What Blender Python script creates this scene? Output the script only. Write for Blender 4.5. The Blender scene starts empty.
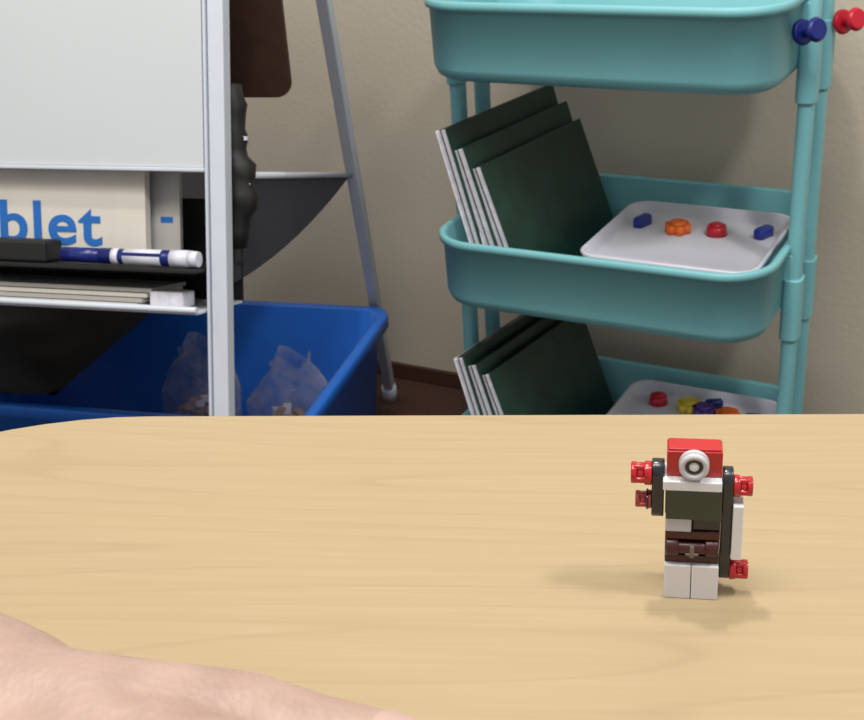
import bpy, bmesh, math, random
from mathutils import Vector, Matrix, noise
random.seed(4)
S=bpy.context.scene
S.view_settings.view_transform='Standard'
S.view_settings.look='None'

# ---------------- materials ----------------
def lin(c):
    return tuple(((v/255)/12.92 if v/255<=0.04045 else ((v/255+0.055)/1.055)**2.4) for v in c)
def mat(name,rgb,rough=0.5,var=0.06,scale=30,metal=0,bump=0.0,bscale=200,spec=0.5,coat=0):
    m=bpy.data.materials.new(name); m.use_nodes=True
    nt=m.node_tree; b=nt.nodes['Principled BSDF']
    tc=nt.nodes.new('ShaderNodeTexCoord')
    n=nt.nodes.new('ShaderNodeTexNoise'); n.inputs['Scale'].default_value=scale; n.inputs['Detail'].default_value=4
    nt.links.new(tc.outputs['Object'],n.inputs['Vector'])
    r=nt.nodes.new('ShaderNodeValToRGB')
    c=lin(rgb)
    r.color_ramp.elements[0].position=0.3; r.color_ramp.elements[1].position=0.7
    r.color_ramp.elements[0].color=tuple(x*(1-var) for x in c)+(1,)
    r.color_ramp.elements[1].color=tuple(min(1,x*(1+var)) for x in c)+(1,)
    nt.links.new(n.outputs['Fac'],r.inputs['Fac']); nt.links.new(r.outputs['Color'],b.inputs['Base Color'])
    b.inputs['Roughness'].default_value=rough; b.inputs['Metallic'].default_value=metal
    b.inputs['Specular IOR Level'].default_value=spec
    b.inputs['Coat Weight'].default_value=coat
    if bump>0:
        n2=nt.nodes.new('ShaderNodeTexNoise'); n2.inputs['Scale'].default_value=bscale; n2.inputs['Detail'].default_value=5
        nt.links.new(tc.outputs['Object'],n2.inputs['Vector'])
        bp=nt.nodes.new('ShaderNodeBump'); bp.inputs['Strength'].default_value=bump; bp.inputs['Distance'].default_value=0.002
        nt.links.new(n2.outputs['Fac'],bp.inputs['Height']); nt.links.new(bp.outputs['Normal'],b.inputs['Normal'])
    return m

# ---------------- builder ----------------
class B:
    def __init__(s): s.bm=bmesh.new(); s.mats=[]
    def mi(s,m):
        if m not in s.mats: s.mats.append(m)
        return s.mats.index(m)
    def _fin(s,vs,m,smooth=False,M=None):
        if M is not None: bmesh.ops.transform(s.bm,matrix=M,verts=vs)
        i=s.mi(m)
        for f in {f for v in vs for f in v.link_faces}:
            f.material_index=i; f.smooth=smooth
        return vs
    def box(s,lo,hi,m,M=None):
        lo=Vector(lo);hi=Vector(hi)
        vs=bmesh.ops.create_cube(s.bm,size=1)['verts']
        for v in vs: v.co=Vector([(lo[i]+hi[i])/2+v.co[i]*(hi[i]-lo[i]) for i in range(3)])
        return s._fin(vs,m,False,M)
    def cyl(s,p0,p1,r0,m,r1=None,n=24,M=None):
        p0=Vector(p0);p1=Vector(p1); r1=r0 if r1 is None else r1
        d=p1-p0
        vs=bmesh.ops.create_cone(s.bm,cap_ends=True,segments=n,radius1=r0,radius2=r1,depth=d.length)['verts']
        q=d.to_track_quat('Z','Y').to_matrix().to_4x4()
        bmesh.ops.transform(s.bm,matrix=Matrix.Translation((p0+p1)/2)@q,verts=vs)
        s._fin(vs,m,False,M)
        for f in {f for v in vs for f in v.link_faces}:
            if len(f.verts)==4: f.smooth=True
        return vs
    def ball(s,c,r,m,sc=(1,1,1),M=None,seg=20):
        vs=bmesh.ops.create_uvsphere(s.bm,u_segments=seg,v_segments=seg//2+2,radius=r)['verts']
        for v in vs: v.co=Vector(c)+Vector([v.co[i]*sc[i] for i in range(3)])
        return s._fin(vs,m,True,M)
    def loops(s,loops,m,M=None,cap0=True,cap1=True,smooth=True):
        L=[[s.bm.verts.new(p) for p in lp] for lp in loops]
        n=len(L[0])
        for a,b in zip(L[:-1],L[1:]):
            for i in range(n):
                s.bm.faces.new((a[i],a[(i+1)%n],b[(i+1)%n],b[i]))
        if cap0: s.bm.faces.new(L[0][::-1])
        if cap1: s.bm.faces.new(L[-1])
        vs=[v for l in L for v in l]
        return s._fin(vs,m,smooth,M)
    def tube(s,pts,r,m,n=12,M=None):
        pts=[Vector(p) for p in pts]; loops=[]
        up=Vector((0,0,1))
        for i,p in enumerate(pts):
            d=(pts[min(i+1,len(pts)-1)]-pts[max(i-1,0)]).normalized()
            a=d.cross(up) if abs(d.dot(up))<0.95 else d.cross(Vector((0,1,0)))
            a.normalize(); b=d.cross(a)
            rr=r[i] if isinstance(r,(list,tuple)) else r
            loops.append([p+a*math.cos(t*2*math.pi/n)*rr+b*math.sin(t*2*math.pi/n)*rr for t in range(n)])
        return s.loops(loops,m,M)
    def done(s,name,parent=None,bevel=0,M=None,sub=0,solid=0,seg=2):
        bmesh.ops.recalc_face_normals(s.bm,faces=s.bm.faces)
        me=bpy.data.meshes.new(name); s.bm.to_mesh(me); s.bm.free()
        for m in s.mats: me.materials.append(m)
        o=bpy.data.objects.new(name,me); S.collection.objects.link(o)
        if M is not None: o.matrix_world=M
        if parent: o.parent=parent
        if solid:
            k=o.modifiers.new('s','SOLIDIFY'); k.thickness=solid
        if bevel:
            k=o.modifiers.new('b','BEVEL'); k.width=bevel; k.segments=seg; k.limit_method='ANGLE'; k.angle_limit=math.radians(40)
        if sub:
            k=o.modifiers.new('u','SUBSURF'); k.levels=sub; k.render_levels=sub
        return o
def empty(name,M=None):
    e=bpy.data.objects.new(name,None); S.collection.objects.link(e)
    e.empty_display_size=0.05
    if M is not None: e.matrix_world=M
    return e
def rrect(w,d,r,z,n=8):
    out=[]
    for cx,cy,a0 in ((w/2-r,d/2-r,0),(-w/2+r,d/2-r,90),(-w/2+r,-d/2+r,180),(w/2-r,-d/2+r,270)):
        for i in range(n+1):
            a=math.radians(a0+90*i/n)
            out.append(Vector((cx+r*math.cos(a),cy+r*math.sin(a),z)))
    return out
def frame(o,x,y,z):
    M=Matrix.Identity(4)
    for i in range(3):
        M[i][0]=x[i];M[i][1]=y[i];M[i][2]=z[i];M[i][3]=o[i]
    return M

# ---------------- camera ----------------
th=math.radians(25.5); c,s_=math.cos(th),math.sin(th)
R=Vector((1,0,0)); F=Vector((0,c,-s_)); U=Vector((0,s_,c))
ro=math.radians(4)
X=R*math.cos(ro)-U*math.sin(ro); Y=R*math.sin(ro)+U*math.cos(ro)
cd=bpy.data.cameras.new('camera'); cam=bpy.data.objects.new('camera',cd); S.collection.objects.link(cam)
cam.matrix_world=frame((0,0,0.98),X,Y,-F)
cd.sensor_width=36; cd.lens=50; cd.clip_start=0.02
cd.dof.use_dof=True; cd.dof.focus_distance=.42; cd.dof.aperture_fstop=60
S.camera=cam

# ---------------- room ----------------
u=Vector((.868,-.497,0)).normalized(); v=Vector((.497,.868,0)).normalized(); z=Vector((0,0,1))
mwall=mat('wall_paint',(204,192,174),0.85,0.02,6,bump=0.4,bscale=110)
mfloor=mat('brown_carpet',(70,44,32),0.95,0.25,150,bump=0.8,bscale=500)
mbase=mat('baseboard_vinyl',(74,48,38),0.5)
W=frame(v*1.70,u,v,z)
b=B(); b.box((-3.2,0,0),(3.2,.1,2.6),mwall); b.done('wall_back',M=W)
b=B(); b.box((-3.2,-.008,0),(3.2,0,.03),mbase); b.done('baseboard_back',M=W,bevel=.002)
b=B(); b.box((-3.2,-4.0,-.05),(3.2,.1,0),mfloor); b.done('floor',M=W)

# ---------------- table ----------------
def wood():
    m=bpy.data.materials.new('maple_laminate'); m.use_nodes=True; nt=m.node_tree; N=nt.nodes; Lk=nt.links
    bs=N['Principled BSDF']; tc=N.new('ShaderNodeTexCoord')
    mp=N.new('ShaderNodeMapping'); mp.inputs['Scale'].default_value=(.8,7,1); mp.inputs['Location'].default_value=(.37,.9,0)
    Lk.new(tc.outputs['Object'],mp.inputs['Vector'])
    n1=N.new('ShaderNodeTexNoise'); n1.inputs['Scale'].default_value=1.5; n1.inputs['Detail'].default_value=2; n1.inputs['Roughness'].default_value=.35
    Lk.new(mp.outputs['Vector'],n1.inputs['Vector'])
    mul=N.new('ShaderNodeMath'); mul.operation='MULTIPLY'; mul.inputs[1].default_value=24
    Lk.new(n1.outputs['Fac'],mul.inputs[0])
    fr=N.new('ShaderNodeMath'); fr.operation='FRACT'
    Lk.new(mul.outputs[0],fr.inputs[0])
    rr=N.new('ShaderNodeValToRGB'); rr.color_ramp.elements[0].position=0; rr.color_ramp.elements[0].color=(.7,.7,.7,1)
    rr.color_ramp.elements[1].position=1; rr.color_ramp.elements[1].color=(.7,.7,.7,1)
    for p_,v_ in ((.3,.72),(.86,.64),(.94,.42)):
        e_=rr.color_ramp.elements.new(p_); e_.color=(v_,v_,v_,1)
    Lk.new(fr.outputs[0],rr.inputs['Fac'])
    mp2=N.new('ShaderNodeMapping'); mp2.inputs['Scale'].default_value=(14,420,1)
    Lk.new(tc.outputs['Object'],mp2.inputs['Vector'])
    n2=N.new('ShaderNodeTexNoise'); n2.inputs['Scale'].default_value=1; n2.inputs['Detail'].default_value=6
    Lk.new(mp2.outputs['Vector'],n2.inputs['Vector'])
    ad=N.new('ShaderNodeMixRGB'); ad.inputs['Fac'].default_value=.4
    Lk.new(rr.outputs['Color'],ad.inputs[1]); Lk.new(n2.outputs['Fac'],ad.inputs[2])
    cr=N.new('ShaderNodeValToRGB'); e=cr.color_ramp.elements
    e[0].position=.35; e[0].color=lin((153,133,103))+(1,)
    e[1].position=.8; e[1].color=lin((166,148,117))+(1,)
    Lk.new(ad.outputs[0],cr.inputs['Fac']); Lk.new(cr.outputs['Color'],bs.inputs['Base Color'])
    bs.inputs['Roughness'].default_value=.45; bs.inputs['Specular IOR Level'].default_value=.35
    return m
mwood=wood(); medge=mat('table_edge_band',(120,92,64),.5); mleg=mat('grey_metal_leg',(110,112,116),.35,metal=.8)
te=Vector((1,-.141,0)).normalized(); tn=Vector((.141,1,0)).normalized()
TB=frame(Vector((-.268,.4705,.75)),te,tn,z)
w,d,r=1.5,.76,.15
tab=empty('table',TB)
lp=lambda o,zz:[p+Vector((w/2,-d/2,0)) for p in rrect(w-2*o,d-2*o,r-o,zz,16)]
b=B(); b.loops([lp(.004,-.028),lp(0,-.024),lp(0,-.004)],medge,cap1=False)
b.loops([lp(0,-.004),lp(.001,-.001),lp(.003,0)],mwood,cap0=False,smooth=False)
o=b.done('table_top',M=TB); o.parent=tab; o.matrix_parent_inverse=TB.inverted()
b=B()
for lx in (.16,w-.16):
    for ly in (-.16,-d+.14):
        b.cyl((lx,ly,-.748),(lx,ly,-.026),.02,mleg); b.cyl((lx,ly,-.749),(lx,ly,-.73),.028,medge)
b.box((.16,-.17,-.06),(w-.16,-.15,-.028),mleg); b.box((.16,-d+.13,-.06),(w-.16,-d+.15,-.028),mleg)
o=b.done('table_legs',M=TB); o.parent=tab; o.matrix_parent_inverse=TB.inverted()

def child(o,p):
    bpy.context.view_layer.update()
    mw=o.matrix_world.copy(); o.parent=p; o.matrix_parent_inverse=p.matrix_world.inverted(); o.matrix_world=mw

# ---------------- cart ----------------
mteal=mat('teal_powder_coat',(122,186,194),.42,.03,12,spec=.5)
mdark=mat('dark_rubber',(38,38,40),.6)
LW,LD=.434,.325; H=.096
CM=frame(-.514*u+1.450*v,u,v,z)
cart=empty('utility_cart',CM)
ZB=(.054,.354,.654)
for i,zb in enumerate(ZB):
    b=B()
    def q(off,zz,rr=.06): return rrect(LW-2*off,LD-2*off,max(rr-off,.02),zb+zz,10)
    b.loops([q(.020,.004),q(.012,.008),q(.006,.018),q(.004,H-.002),q(.001,H),q(-.003,H+.001),q(-.006,H-.001),q(-.006,H-.009),q(-.001,H-.011),q(.001,.016),q(.006,.005),q(.014,0)],mteal)
    child(b.done('tier_%d'%(i+1),M=CM),cart)
b=B()
for sx in (-1,1):
    for vy in (-.036,.036):
        x0=sx*(LW/2+.010)
        b.loops([[p+Vector((x0,vy,0)) for p in rrect(.018,.026,.008,zz,4)] for zz in (.05,.3,.55,.80)],mteal)
        for zb in ZB:
            b.loops([[p+Vector((x0,vy,0)) for p in rrect(.024,.033,.010,zb+zz,4)] for zz in (-.03,-.028,.05,.052)],mteal)
    for zb in ZB:
        b.box((sx*(LW/2-.002)-.008,-.05,zb+.05),(sx*(LW/2-.002)+.012,.05,zb+H-.012),mteal)
    x0=sx*(LW/2+.010)
    b.tube([(x0,-.036+.036*(1-math.cos(a*math.pi/8)),.80+.03*math.sin(a*math.pi/8)) for a in range(9)],.012,mteal)
    for vy in (-.14,.14):
        b.tube([(x0,0,.05),(x0,vy*.7,.052),(x0*.98,vy,.058)],.011,mteal)
        b.cyl((x0*.98,vy,.035),(x0*.98,vy,.066),.007,mdark)
        b.cyl((x0*.98-.009,vy,.0245),(x0*.98+.009,vy,.0245),.024,mdark)
child(b.done('posts_and_casters',M=CM,bevel=.0015),cart)

# workbooks
mcover=mat('dark_green_cover',(22,54,44),.4,.3,30,spec=.5)
mcover2=mat('black_cover',(24,26,26),.4)
mpage=mat('page_edges',(222,220,230),.8,.12,120)
def books(zf,heights):
    b=B()
    x=-.142
    for i,(h,len_,y0,th_) in enumerate(heights):
        ang=math.radians(-17-2*i)
        M=Matrix.Translation((x+i*.022,y0,zf+.004))@Matrix.Rotation(math.radians(-8),4,'Z')@Matrix.Rotation(ang,4,'Y')
        t=th_
        b.box((-t,0,0),(t,len_,h),mpage,M)
        b.box((-t-.0012,-.001,0),(-t,len_+.001,h+.001),mpage,M)
        b.box((-.0006,-.0014,0),(.0006,.001,h+.001),mcover2,M)
        b.box((t,-.001,0),(t+.0012,len_+.002,h+.002),mcover,M)
        b.box((-t,len_,0),(t,len_+.0015,h+.001),mcover2,M)
        b.box((-t+.001,.004,h),(t,len_,h+.0012),mcover2,M)
    return b.done('green_workbooks',M=CM,bevel=.0006)
books(ZB[1]+.006,[(.229,.262,-.134,.0075),(.206,.258,-.132,.0085),(.184,.252,-.130,.008)])
books(ZB[0]+.006,[(.206,.262,-.134,.0075),(.198,.258,-.132,.0085),(.188,.252,-.130,.008)])

# white trays with plastic toys
mwp=mat('white_tray_plastic',(210,210,224),.35,.02)
mblue=mat('blue_plastic',(28,48,150),.3); morg=mat('orange_plastic',(238,110,30),.35); mredp=mat('red_plastic',(190,26,48),.3)
myel=mat('yellow_plastic',(225,200,60),.35); mpur=mat('purple_plastic',(80,50,140),.35); mnavy=mat('navy_plastic',(20,34,110),.3)
for k,zt in enumerate((ZB[1]+.079,ZB[0]+.094)):
    TM=CM@Matrix.Translation((.082+.003*k,.0+.006*k,zt-.022))
    b=B()
    def q(off,zz): return rrect(.226-2*off,.225-2*off,.028,zz,6)
    b.loops([q(.012,.006),q(.006,.009),q(.003,.022),q(0,.023),q(-.002,.021),q(.004,.004),q(.012,0)],mwp)
    foot=.004-(zt-.022-ZB[1-k])
    for fx in (-.08,.08):
        for fy in (-.08,.08): b.cyl((fx,fy,foot+.0005),(fx,fy,.001),.007,mwp)
    b.done('white_plastic_tray',M=TM)
    b=B(); zz=.0062
    def brick(x,y,a,m,l=.026,ww=.013,h=.013):
        M=Matrix.Translation((x,y,zz))@Matrix.Rotation(a,4,'Z')
        b.loops([[p for p in rrect(l,ww,.005,q_,4)] for q_ in (0,h*.8)]+[rrect(l-.004,ww-.004,.003,h,4)],m,M)
    def flower(x,y,m):
        for a in range(6): b.cyl((x+.011*math.cos(a*1.047),y+.011*math.sin(a*1.047),zz),(x+.011*math.cos(a*1.047),y+.011*math.sin(a*1.047),zz+.012),.007,m,n=12)
        b.cyl((x,y,zz),(x,y,zz+.016),.010,m,n=16)
    def disc(x,y,m): b.cyl((x,y,zz),(x,y,zz+.013),.0145,m,r1=.012); b.ball((x,y,zz+.013),.009,m,(1,1,.5))
    if k==0:
        brick(-.083,.058,1.3,mblue,.030,.015); flower(-.029,.046,morg); disc(.022,.052,mredp); brick(.082,.062,1.2,mblue,.030,.015)
    else:
        disc(-.066,.076,mredp); flower(-.018,.072,myel); flower(.006,.064,mpur); flower(.042,.062,morg); brick(.078,.066,.2,mnavy); brick(.014,.090,.5,mnavy)
    b.done('plastic_counting_toys',M=TM)

# magnetic pins on the cart end
def pin(m,x,y,zz,nm):
    b=B(); M=CM@Matrix.Translation((x,y,zz))
    d=Vector((.75,-.55,.25)).normalized()
    P=lambda t:tuple(d*t)
    b.cyl(P(0),P(.005),.015,m,r1=.013); b.cyl(P(.005),P(.017),.006,m,r1=.007)
    b.cyl(P(.017),P(.022),.008,m,r1=.014); b.cyl(P(.022),P(.027),.014,m,r1=.011)
    return b.done(nm,M=M,bevel=.001)
pin(mnavy,LW/2+.010,-.085,.712,'blue_push_pin_magnet')
pin(mredp,LW/2+.030,.034,.702,'red_push_pin_magnet')

# ---------------- easel ----------------
u2=Vector((.957,-.29,0)).normalized(); Lv=Vector((.082,.272,.959)); Lv=(Lv-u2*Lv.dot(u2)).normalized(); Nn=u2.cross(Lv)
E0=Vector((-.200,1.170,.646)); EM=frame(E0,u2,Lv,Nn); EI=EM.inverted()
meas=mat('easel_white_metal',(196,202,214),.35,.02); mboard=mat('whiteboard_surface',(194,199,204),.3,.015,5)
mblk=mat('black_plastic',(16,16,18),.6); mcloth=mat('dark_sling_fabric',(52,52,60),.9,.15,200)
mbrown=mat('dark_brown_hardboard',(58,34,24),.6,.2,60)
easel=empty('whiteboard_easel',EM)
b=B()
b.box((-.66,.004,-.006),(-.014,.60,.004),mboard)
b.box((-.66,0,-.009),(-.0125,.004,.007),meas); b.box((-.66,.60,-.009),(-.0125,.606,.007),meas)
child(b.done('whiteboard_panel',M=EM,bevel=.001),easel)
b=B()
b.box((-.0085,-.665,-.014),(.0085,.585,.003),meas)
b.box((-.0125,-.660,-.010),(-.0095,.60,.006),meas)
b.box((-.69,-.665,-.014),(-.666,.585,.003),meas)
A_=EI@Vector((-.118,1.327,1.2)); Ft=EI@Vector((-.078,1.905,.012))
for dx in (0,-.675):
    p0=Vector((A_.x+dx,A_.y,A_.z)); p1=Vector((Ft.x+dx,Ft.y,Ft.z))
    dd=(p1-p0).normalized(); sx=Vector((1,0,0)); sy=dd.cross(sx).normalized(); sx=sy.cross(dd)
    b.loops([[P+sx*a*.008+sy*bb*.010 for a,bb in ((-1,-1),(1,-1),(1,1),(-1,1))] for P in (p0,p1)],meas,smooth=False)
b.box((-.69,.55,-.06),(.050,.585,-.014),meas)
child(b.done('easel_frame',M=EM,bevel=.0015),easel)
b=B(); b.cyl(EI@Vector((-.078,1.905,.0)),EI@Vector((-.0795,1.895,.03)),.013,meas); child(b.done('leg_foot',M=EM),easel)
# tray
b=B()
b.box((-.66,-.100,-.085),(-.014,-.096,.030),mblk)
b.tube([(-.66,-.137,.026),(-.014,-.137,.026)],.0035,meas)
b.box((-.66,-.142,-.085),(-.014,-.139,.024),meas)
b.box((-.66,-.142,-.088),(-.014,-.03,-.085),mblk)
child(b.done('marker_tray',M=EM,bevel=.0006),easel)
# sling between front and rear legs
ra=EI@Vector((-.202,1.205,.632)); rb=EI@Vector((-.098,1.665,.487)); rc=EI@Vector((-.205,1.20,.515))
b=B(); b.tube([ra,rb],.004,meas)
cur=[]
for i in range(11):
    t=i/10; p=rb*(1-t)**2+ (rb*.45+rc*.55+Vector((0,-.028,0)))*2*t*(1-t)+rc*t*t
    cur.append(p)
vs=[b.bm.verts.new(ra)]+[b.bm.verts.new(p) for p in cur]
for i in range(1,len(vs)-1):
    f=b.bm.faces.new((vs[0],vs[i],vs[i+1])); 
b._fin(vs,mcloth)
v2=[[b.bm.verts.new(p+Vector((dx,0,0))) for p in cur] for dx in (-.002,-.62)]
for i in range(10): b.bm.faces.new((v2[0][i],v2[0][i+1],v2[1][i+1],v2[1][i]))
b._fin([q for l in v2 for q in l],mcloth,True)
child(b.done('storage_sling',M=EM),easel)
# brown hanging hardboard behind
HB=frame(Vector((-.265,1.39,.675)),u2,z,u2.cross(z))
b=B(); b.loops([[p+Vector((0,.19,0)) for p in rrect(.27,.38,.018,q,6)] for q in (-.003,.003)],mbrown,smooth=False)
b.cyl((.10,.38,0),(.10,.525,-.02),.002,mblk); b.cyl((-.10,.38,0),(-.10,.525,-.02),.002,mblk)
child(b.done('hanging_brown_board',M=HB),easel)
# dark lumpy pouch edge hanging behind the post
b=B(); pr=[(-.078,.006),(-.060,.009),(-.046,.011),(-.038,.018),(-.022,.020),(-.012,.014),(-.006,.016),(.008,.017),(.016,.008),(.024,.006),(.034,.009),(.044,.005),(.058,.006),(.068,.008),(.076,.004),(.088,.002)]
b.loops([[Vector((-.012,y_,-.040)),Vector((x_,y_,-.046)),Vector((x_+.003,y_,-.034)),Vector((x_,y_,-.022)),Vector((-.012,y_,-.020))] for y_,x_ in [(a_,b_+.004) for a_,b_ in pr]],mblk)
for y_,x_ in ((-.012,.0175),(.034,.0135)): b.box((x_-.004,y_-.002,-.036),(x_+.003,y_+.002,-.030),mpage)
child(b.done('hanging_pouch',M=EM),easel)

# papers in easel tray
mpap=mat('paper_cream',(206,200,192),.8,.03); mink=mat('blue_ink',(24,100,180),.7)
mpap2=mat('paper_grey',(178,176,174),.8,.04)
b=B(); b.box((-.34,-.0955,-.024),(-.090,.10,-.014),mpap); b.box((-.34,-.095,-.0262),(-.0905,.10,-.0245),mpap2)
b.box((-.30,-.0955,-.042),(-.062,.09,-.036),mpap2); b.box((-.084,-.054,-.0359),(-.070,-.048,-.0354),mink)
pad=b.done('tablet_paper_pad',M=EM)
fc=bpy.data.curves.new('label_text','FONT'); fc.body='Tablet'; fc.size=.064; fc.extrude=.0003; fc.offset=.0011; fc.align_x='RIGHT'; fc.space_character=1.08
ft=bpy.data.objects.new('label_text',fc); S.collection.objects.link(ft); fc.materials.append(mink)
ft.matrix_world=EM@Matrix.Translation((-.142,-.078,-.0135))@Matrix.Diagonal((1.18,1,1,1)); child(ft,pad)
# marker
b=B(); y0=-.0868
b.cyl((-.170,y0,.014),(-.126,y0,.014),.0078,mnavy); b.cyl((-.126,y0,.014),(-.046,y0,.014),.0082,mnavy)
b.cyl((-.112,y0,.014),(-.104,y0,.014),.0084,mwp); b.cyl((-.098,y0,.014),(-.056,y0,.014),.0084,mwp)
b.box((-.098,y0+.001,.0205),(-.054,y0+.005,.0222),mnavy)
b.cyl((-.046,y0,.014),(-.026,y0,.014),.0088,mwp); b.cyl((-.026,y0,.014),(-.016,y0,.014),.0088,mwp,r1=.0078)
b.done('dry_erase_marker',M=EM)
b=B(); b.box((-.32,-.0955,-.008),(-.185,-.073,.024),mblk); b.box((-.318,-.0958,-.006),(-.187,-.09,.022),mcloth)
b.done('whiteboard_eraser',M=EM,bevel=.003)
b=B()
for i in range(4): b.box((-.36,-.1385+i*.005,-.07),(-.086+.004*i,-.1345+i*.005,.016-.003*i),mpap2 if i%2 else mpap)
b.done('paper_stack',M=EM)
b=B(); b.box((-.076,-.1385,-.02),(-.038,-.122,.008),mpage); b.done('small_white_eraser',M=EM,bevel=.002)  # small white eraser on the lower shelf

# ---------------- blue bin ----------------
mbin=mat('blue_bin_plastic',(38,112,216),.4,.05)
n2=z.cross(u2).normalized()
BW,BD,BH=.74,.40,.242
BC=Vector((-.055,1.75,0))-u2*(BW/2)-n2*(BD/2)
BM=frame(BC,u2,n2,z)
b=B()
def q(o,zz): return rrect(BW-2*o,BD-2*o,max(.035-o*.3,.012),zz,6)
b.loops([q(.05,.006),q(.042,.012),q(.016,BH-.002),q(.012,BH),q(.001,BH),q(0,BH-.003),q(0,BH-.02),q(.003,BH-.02),q(.014,BH-.022),q(.034,.01),q(.04,.002),q(.045,0)],mbin)
b.done('blue_storage_bin',M=BM,bevel=0)
# plastic bags
mbag=bpy.data.materials.new('clear_plastic_bag'); mbag.use_nodes=True; nt=mbag.node_tree; bs=nt.nodes['Principled BSDF']
bs.inputs['Base Color'].default_value=(.66,.62,.62,1); bs.inputs['Roughness'].default_value=.2
tr=nt.nodes.new('ShaderNodeBsdfTransparent'); mx=nt.nodes.new('ShaderNodeMixShader'); ns=nt.nodes.new('ShaderNodeTexNoise'); ns.inputs['Scale'].default_value=16; ns.inputs['Distortion'].default_value=2
rp=nt.nodes.new('ShaderNodeValToRGB'); rp.color_ramp.elements[0].position=.35; rp.color_ramp.elements[1].position=.72
rp.color_ramp.elements[0].color=(.10,.10,.10,1); rp.color_ramp.elements[1].color=(.50,.50,.50,1)
tcn=nt.nodes.new('ShaderNodeTexCoord'); nt.links.new(tcn.outputs['Object'],ns.inputs['Vector'])
nt.links.new(ns.outputs['Fac'],rp.inputs['Fac']); nt.links.new(rp.outputs['Color'],mx.inputs['Fac'])
nt.links.new(tr.outputs[0],mx.inputs[1]); nt.links.new(bs.outputs[0],mx.inputs[2]); nt.links.new(mx.outputs[0],nt.nodes['Material Output'].inputs['Surface'])
mcont=mat('bag_contents_beige',(150,122,108),.7,.3,60)
def bag(x,y,wd,ht,seed):
    b=B(); nr,ns_=14,64; Ls=[]
    for j in range(nr+1):
        t=j/nr
        rad=(1.0-.06*t) if t<.6 else (.964-.55*((t-.6)/.4)**1.1)
        if t>.92: rad=.44+.6*(t-.92)
        ring=[]
        for i in range(ns_):
            a=2*math.pi*i/ns_
            pl=1+.10*math.sin(a*7+seed+t*2)*t+.16*noise.noise(Vector((math.cos(a)*1.8+seed,math.sin(a)*1.8,t*3.5)))+.05*math.sin(a*13+seed*2)*t
            ring.append(Vector((math.cos(a)*wd*rad*pl+.02*t*math.sin(seed),math.sin(a)*wd*.6*rad*pl,t*ht*(1+.05*math.sin(a*3+seed)))))
        Ls.append(ring)
    b.loops(Ls,mbag,cap1=False)
    for i in range(48):
        a=random.random()*6.28; rr=random.random()*wd*.62
        M=Matrix.Translation((rr*math.cos(a),rr*.5*math.sin(a),.012+.010*(i%10)))@Matrix.Rotation(a,4,'Z')@Matrix.Rotation(.4*math.sin(i),4,'Y')
        b.box((-.014,-.006,-.004),(.014,.006,.004),(mcont,mwp,mcont,mredp if i%9==0 else mcont)[i%4],M)
    return b.done('clear_plastic_bag',M=BM@Matrix.Translation((x,y,.0125)))
bag(.222,.075,.070,.195,1.3); bag(.065,.085,.070,.205,7.7)
# black bag lying over the left part of the bin
mbb=mat('black_bag_fabric',(20,17,19),.85,.3,90,bump=.6,bscale=300)
b=B(); nx,ny=26,20
for side in (1,-1):
    grid=[]
    for j in range(ny+1):
        row=[]
        for i in range(nx+1):
            fx=i/nx;fy=j/ny
            e=(1-abs(2*fx-1)**6)*(1-abs(2*fy-1)**6)
            h=.045*e*(1+.5*noise.noise(Vector((fx*4,fy*4,side*2.0)))) if side>0 else -.03*e
            row.append(b.bm.verts.new((-.36+fx*(.38),-.215+fy*.40,h)))
        grid.append(row)
    for j in range(ny):
        for i in range(nx): b.bm.faces.new((grid[j][i],grid[j][i+1],grid[j+1][i+1],grid[j+1][i]))
bmesh.ops.remove_doubles(b.bm,verts=b.bm.verts,dist=.0004)
b._fin(list(b.bm.verts),mbb,True)
b.done('black_fabric_bag',M=BM@Matrix.Translation((0,0,BH+.031)))

# ---------------- brick robot ----------------
mred=mat('robot_red',(168,12,26),.25,.02,coat=.3); mwht=mat('robot_white',(214,214,220),.28,.02,coat=.3)
mbk=mat('robot_black',(26,28,36),.3,.02,coat=.3); mgrn=mat('robot_dark_olive',(46,54,42),.35,.03)
mgry=mat('robot_light_grey',(180,180,186),.3,.02); mbrn=mat('robot_reddish_brown',(62,18,18),.35,.04)
mrose=mat('robot_dusty_red',(150,50,54),.35,.04); mdg=mat('robot_tan_grey',(112,98,94),.35,.02)
RM=Matrix.Translation((.0753,.3050,.75))@Matrix.Rotation(math.radians(-12),4,'Z')@Matrix.Scale(.001,4)
robot=empty('toy_brick_robot',RM@Matrix.Scale(1000,4))
def part(nm,fn,bev=.35):
    b=B(); fn(b); o=b.done(nm,M=RM,bevel=bev); child(o,robot)
def legs(b):
    for x in (-8.1,.1):
        b.box((x,-6,0),(x+8,6,12.2),mwht)
part('legs',legs)
def hips(b):
    b.box((-8,-4.5,12.3),(8,4,15),mbrn)
    b.box((-8,-2.5,15),(8,4,21),mbk)
    b.cyl((-5,-4.2,17.8),(5,-4.2,17.8),2.0,mbrn)
    for x in (-5.8,5.8): b.cyl((x-1.9,-3.6,17.8),(x+1.9,-3.6,17.8),3.0,mbrn)
    b.box((-.7,-6.4,15.2),(.7,-4,19.5),mdg); b.box((-2.0,-6.4,16.0),(2.0,-5,16.9),mdg)
    b.box((-8,-5,21),(8,4,23.9),mbrn)
part('hips',hips)
def waist(b):
    b.box((-8,-5.5,24),(-.4,4,28.8),mgry); b.box((0,-4.2,24),(8,4,28.8),mbk)
part('waist',waist)
def torso(b):
    b.box((-8,-6.2,28.9),(8,4,38.6),mgrn); b.box((-8.2,-3,28.9),(-8,3,38.6),mbk)
part('torso',torso)
def neck(b):
    b.box((-9,-6.2,38.7),(8,5,41.9),mwht)
part('neck',neck)
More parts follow.
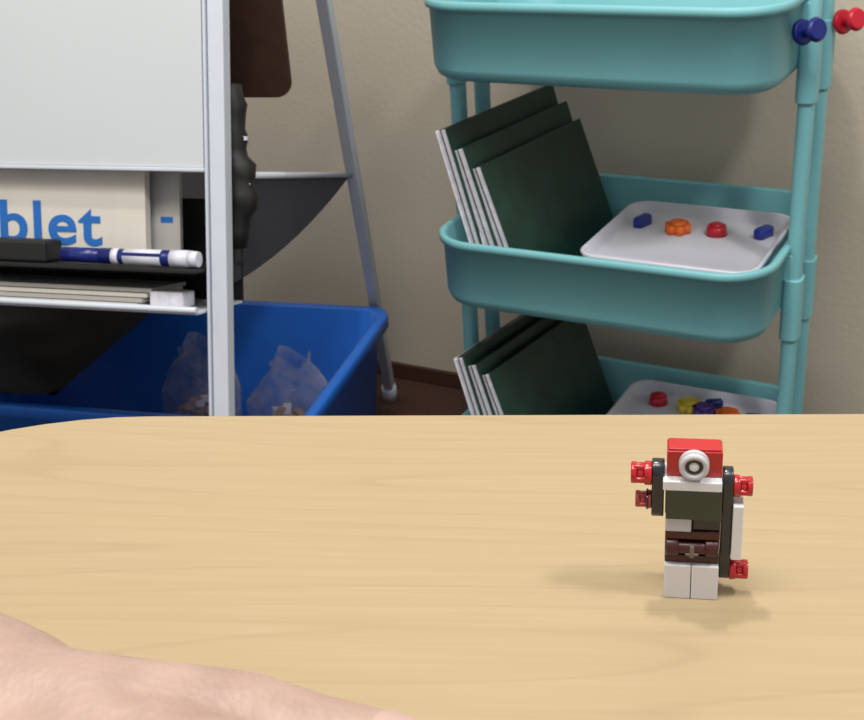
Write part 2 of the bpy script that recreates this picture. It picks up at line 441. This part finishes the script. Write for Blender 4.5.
def head(b):
    b.box((-8,-3.2,42.0),(8,4.4,50.4),mred)
    b.box((-7.6,-2.6,50.4),(7.6,4.0,51),mred)
part('head',head)
def eye(b):
    M=Matrix.Translation((-.2,-3.2,46.9))
    b.cyl((0,0,0),(0,-1.6,0),4.4,mgry,n=32,M=M)
    n=32
    prof=((4.2,-1.6),(4.3,-3.2),(3.7,-3.7),(2.9,-3.6),(2.5,-2.4))
    b.loops([[Vector((r_*math.cos(t*2*math.pi/n),yy,r_*math.sin(t*2*math.pi/n))) for t in range(n)] for r_,yy in prof],mgry,M=M)
    b.cyl((0,-2.3,0),(0,-2.7,0),2.5,mbk,M=M); b.ball((0,-2.6,0),1.5,mwht,(1,.5,1),M=M)
part('camera_eye',eye,.15)
def cone(b,p,dirx,m,sc=1):
    p=Vector(p); d=Vector((dirx,0,0))
    b.cyl(p,p+d*2.0*sc,3.3*sc,m,r1=3.3*sc); b.cyl(p+d*2*sc,p+d*4*sc,2.4*sc,m); b.cyl(p+d*4*sc,p+d*5.6*sc,3.0*sc,m)
    for a in range(4):
        t=a*math.pi/2+.4; q_=p+Vector((0,math.cos(t)*2.4*sc,math.sin(t)*2.4*sc))
        b.cyl(q_+d*1.5*sc,q_+d*5.0*sc,.9*sc,m,n=10)
def larm(b):
    b.box((-12.3,-3.6,30),(-8.6,3.6,42),mbk)
    b.cyl((-12.3,0,42),(-8.6,0,42),3.6,mbk); b.cyl((-12.3,0,30),(-8.6,0,30),3.6,mbk)
    cone(b,(-12.3,-1,41.5),-1,mred,1.1)
    cone(b,(-12.3,-1.4,32.6),-1,mrose,.85); b.cyl((-13.2,-1.4,32.6),(-13.9,-1.4,32.6),3.2,mbk)
part('left_arm',larm)
def rarm(b):
    b.box((8.3,-4,9),(11.4,3.6,40),mbk)
    b.cyl((8.3,-.2,40),(11.4,-.2,40),3.8,mbk); b.cyl((8.3,-.2,9),(11.4,-.2,9),3.8,mbk)
    cone(b,(11.4,-1,38.2),1,mred,1.0); cone(b,(11.4,-1,8.6),1,mred,1.0)
    b.box((11.5,-5.2,14.5),(14.6,3.6,33.5),mwht)
part('right_arm',rarm)

# ---------------- arm & hand ----------------
mskin=bpy.data.materials.new('skin'); mskin.use_nodes=True; nt=mskin.node_tree; bs=nt.nodes['Principled BSDF']
tcn=nt.nodes.new('ShaderNodeTexCoord'); ns=nt.nodes.new('ShaderNodeTexNoise'); ns.inputs['Scale'].default_value=60; ns.inputs['Detail'].default_value=7
nt.links.new(tcn.outputs['Object'],ns.inputs['Vector']); rp=nt.nodes.new('ShaderNodeValToRGB')
rp.color_ramp.elements[0].color=lin((152,126,116))+(1,); rp.color_ramp.elements[1].color=lin((172,146,135))+(1,)
rp.color_ramp.elements[0].position=.3; rp.color_ramp.elements[1].position=.7
nt.links.new(ns.outputs['Fac'],rp.inputs['Fac']); nt.links.new(rp.outputs['Color'],bs.inputs['Base Color'])
bs.inputs['Roughness'].default_value=.5; bs.inputs['Subsurface Weight'].default_value=.08; bs.inputs['Subsurface Radius'].default_value=(.01,.004,.002); bs.inputs['Subsurface Scale'].default_value=.4
n3=nt.nodes.new('ShaderNodeTexVoronoi'); n3.inputs['Scale'].default_value=450; nt.links.new(tcn.outputs['Object'],n3.inputs['Vector'])
bp=nt.nodes.new('ShaderNodeBump'); bp.inputs['Strength'].default_value=.3; bp.inputs['Distance'].default_value=.0006
nt.links.new(n3.outputs['Distance'],bp.inputs['Height']); nt.links.new(bp.outputs['Normal'],bs.inputs['Normal'])
mnail=mat('fingernail',(178,150,144),.3,.02)
arm=empty('human_arm',Matrix.Translation((-.12,.24,.775)))
tb=bmesh.new(); bmesh.ops.create_uvsphere(tb,u_segments=14,v_segments=9,radius=1)
tb.verts.ensure_lookup_table(); SV=[v_.co.copy() for v_ in tb.verts]; SF=[[q_.index for q_ in f.verts] for f in tb.faces]; tb.free()
AV=[];AF=[]
def cap(p0,r0,p1,r1,n=18):
    for t in range(n+1):
        t/=n; c_=p0.lerp(p1,t); rr=r0+(r1-r0)*t; k0=len(AV)
        AV.extend([c_+q_*rr for q_ in SV]); AF.extend([[i+k0 for i in f] for f in SF])
def chain(L):
    for (a,ra_),(c_,rc_) in zip(L[:-1],L[1:]):
        a=Vector(a);c_=Vector(c_); cap(a,ra_,c_,rc_,max(4,int((a-c_).length/(.25*min(ra_,rc_)))))
Z=.75
for off in (-.012,.012):
    ox,oy=.43*off,.9*off
    chain([((-.40+ox,.40+oy,Z+.037),.036),((-.25+ox,.308+oy,Z+.033),.032),((-.165+ox,.256+oy,Z+.026),.0245),((-.120+ox,.232+oy,Z+.0235),.0215)])
kn=[((-.030,.200),.0125),((-.038,.181),.013),((-.049,.163),.0125),((-.062,.147),.0115)]
wr=[(-.116,.234),(-.119,.227),(-.124,.220),(-.128,.214)]
for ((kx,ky),kr),(wx,wy) in zip(kn,wr):
    chain([((wx,wy,Z+.023),.020),(((wx+kx)/2,(wy+ky)/2,Z+.024),.0175),((kx,ky,Z+.024),kr)])
d=Vector((.90,-.43,0)).normalized()
tips=[]
for i,(((kx,ky),kr),ln) in enumerate(zip(kn,(1.0,1.1,1.02,.8))):
    dd=(d+Vector((.43,.9,0))*(.10-.09*i)).normalized(); k0=Vector((kx,ky,Z+.024))
    p1=k0+dd*.041*ln+Vector((0,0,.004)); p2=p1+dd*.024*ln+Vector((0,0,-.010)); p3=p2+dd*.017*ln+Vector((0,0,-.0085))
    chain([(k0,kr),(p1,.0092),(p2,.0082),(p3,.0072)])
    tips.append((p3.copy(),dd.copy()))
chain([((-.150,.252,Z+.025),.0235),((-.116,.2365,Z+.024),.0220),((-.086,.2315,Z+.023),.0195),((-.054,.231,Z+.021),.0155),((-.038,.2285,Z+.0185),.0128),((-.022,.2235,Z+.0175),.0120),((-.010,.218,Z+.0155),.0116),((.001,.213,Z+.0135),.0096)])
me=bpy.data.meshes.new('skin_surface'); me.from_pydata(AV,[],AF); me.materials.append(mskin)
o=bpy.data.objects.new('skin_surface',me); S.collection.objects.link(o)
k=o.modifiers.new('r','REMESH'); k.mode='VOXEL'; k.voxel_size=.0016; k.use_smooth_shade=True
k=o.modifiers.new('sm','SMOOTH'); k.factor=.6; k.iterations=14
child(o,arm)
b=B()
td=Vector((.026,-.0125,-.003)).normalized(); nn=Vector((.05,.30,.95)); nn=(nn-td*nn.dot(td)).normalized()
b.ball((0,0,0),1,mnail,(.0090,.0058,.0016),M=frame(Vector((-.0165,.2208,Z+.0166))+nn*.0106,td,nn.cross(td),nn))
for p,dd in tips:
    b.ball((0,0,0),1,mnail,(.006,.0045,.0015),M=frame(p+Vector((0,0,.0065)),dd,z.cross(dd),z))
child(b.done('nails',M=Matrix.Identity(4)),arm)
msl=mat('sleeve_knit',(70,74,90),.9,.1,300,bump=.5,bscale=400)
b=B()
pa=Vector((-.31,.346,Z+.042)); pb=Vector((-.50,.460,Z+.048)); dd=(pb-pa).normalized(); sx=dd.cross(z).normalized(); sz=sx.cross(dd)
b.loops([[pa.lerp(pb,t)+sx*math.cos(a*math.pi/12)*r_*1.15+sz*math.sin(a*math.pi/12)*r_*.95 for a in range(24)] for t,r_ in ((0.02,.034),(0,.040),(.04,.042),(.5,.046),(1,.048))],msl)
child(b.done('sleeve',M=Matrix.Identity(4)),arm)

# ---------------- lights ----------------
wd=bpy.data.worlds.new('world'); S.world=wd; wd.use_nodes=True
wd.node_tree.nodes['Background'].inputs[0].default_value=(.97,.97,.97,1); wd.node_tree.nodes['Background'].inputs[1].default_value=.53
def area(nm,loc,tgt,size,power,col):
    l=bpy.data.lights.new(nm,'AREA'); l.shape='RECTANGLE'; l.size=size[0]; l.size_y=size[1]; l.energy=power; l.color=col
    o=bpy.data.objects.new(nm,l); S.collection.objects.link(o); o.location=loc
    o.rotation_euler=(Vector(tgt)-Vector(loc)).to_track_quat('-Z','Y').to_euler()
area('ceiling_light_right',(.90,.06,2.25),(.1,.4,.75),(.22,.22),17,(1,.98,.93))
area('ceiling_light_main',(-.3,.1,2.5),(.1,1.8,.4),(1.0,.5),25,(1,.97,.90))
area('ceiling_light_rear',(-.06,.78,2.4),(.05,.3,.75),(.10,.10),14,(1,.97,.9))
area('warm_fill_left',(-1.3,.3,2.0),(-.2,.4,.75),(.3,.3),4,(1,.86,.5))  # added warm fill that yellows the left side of the table
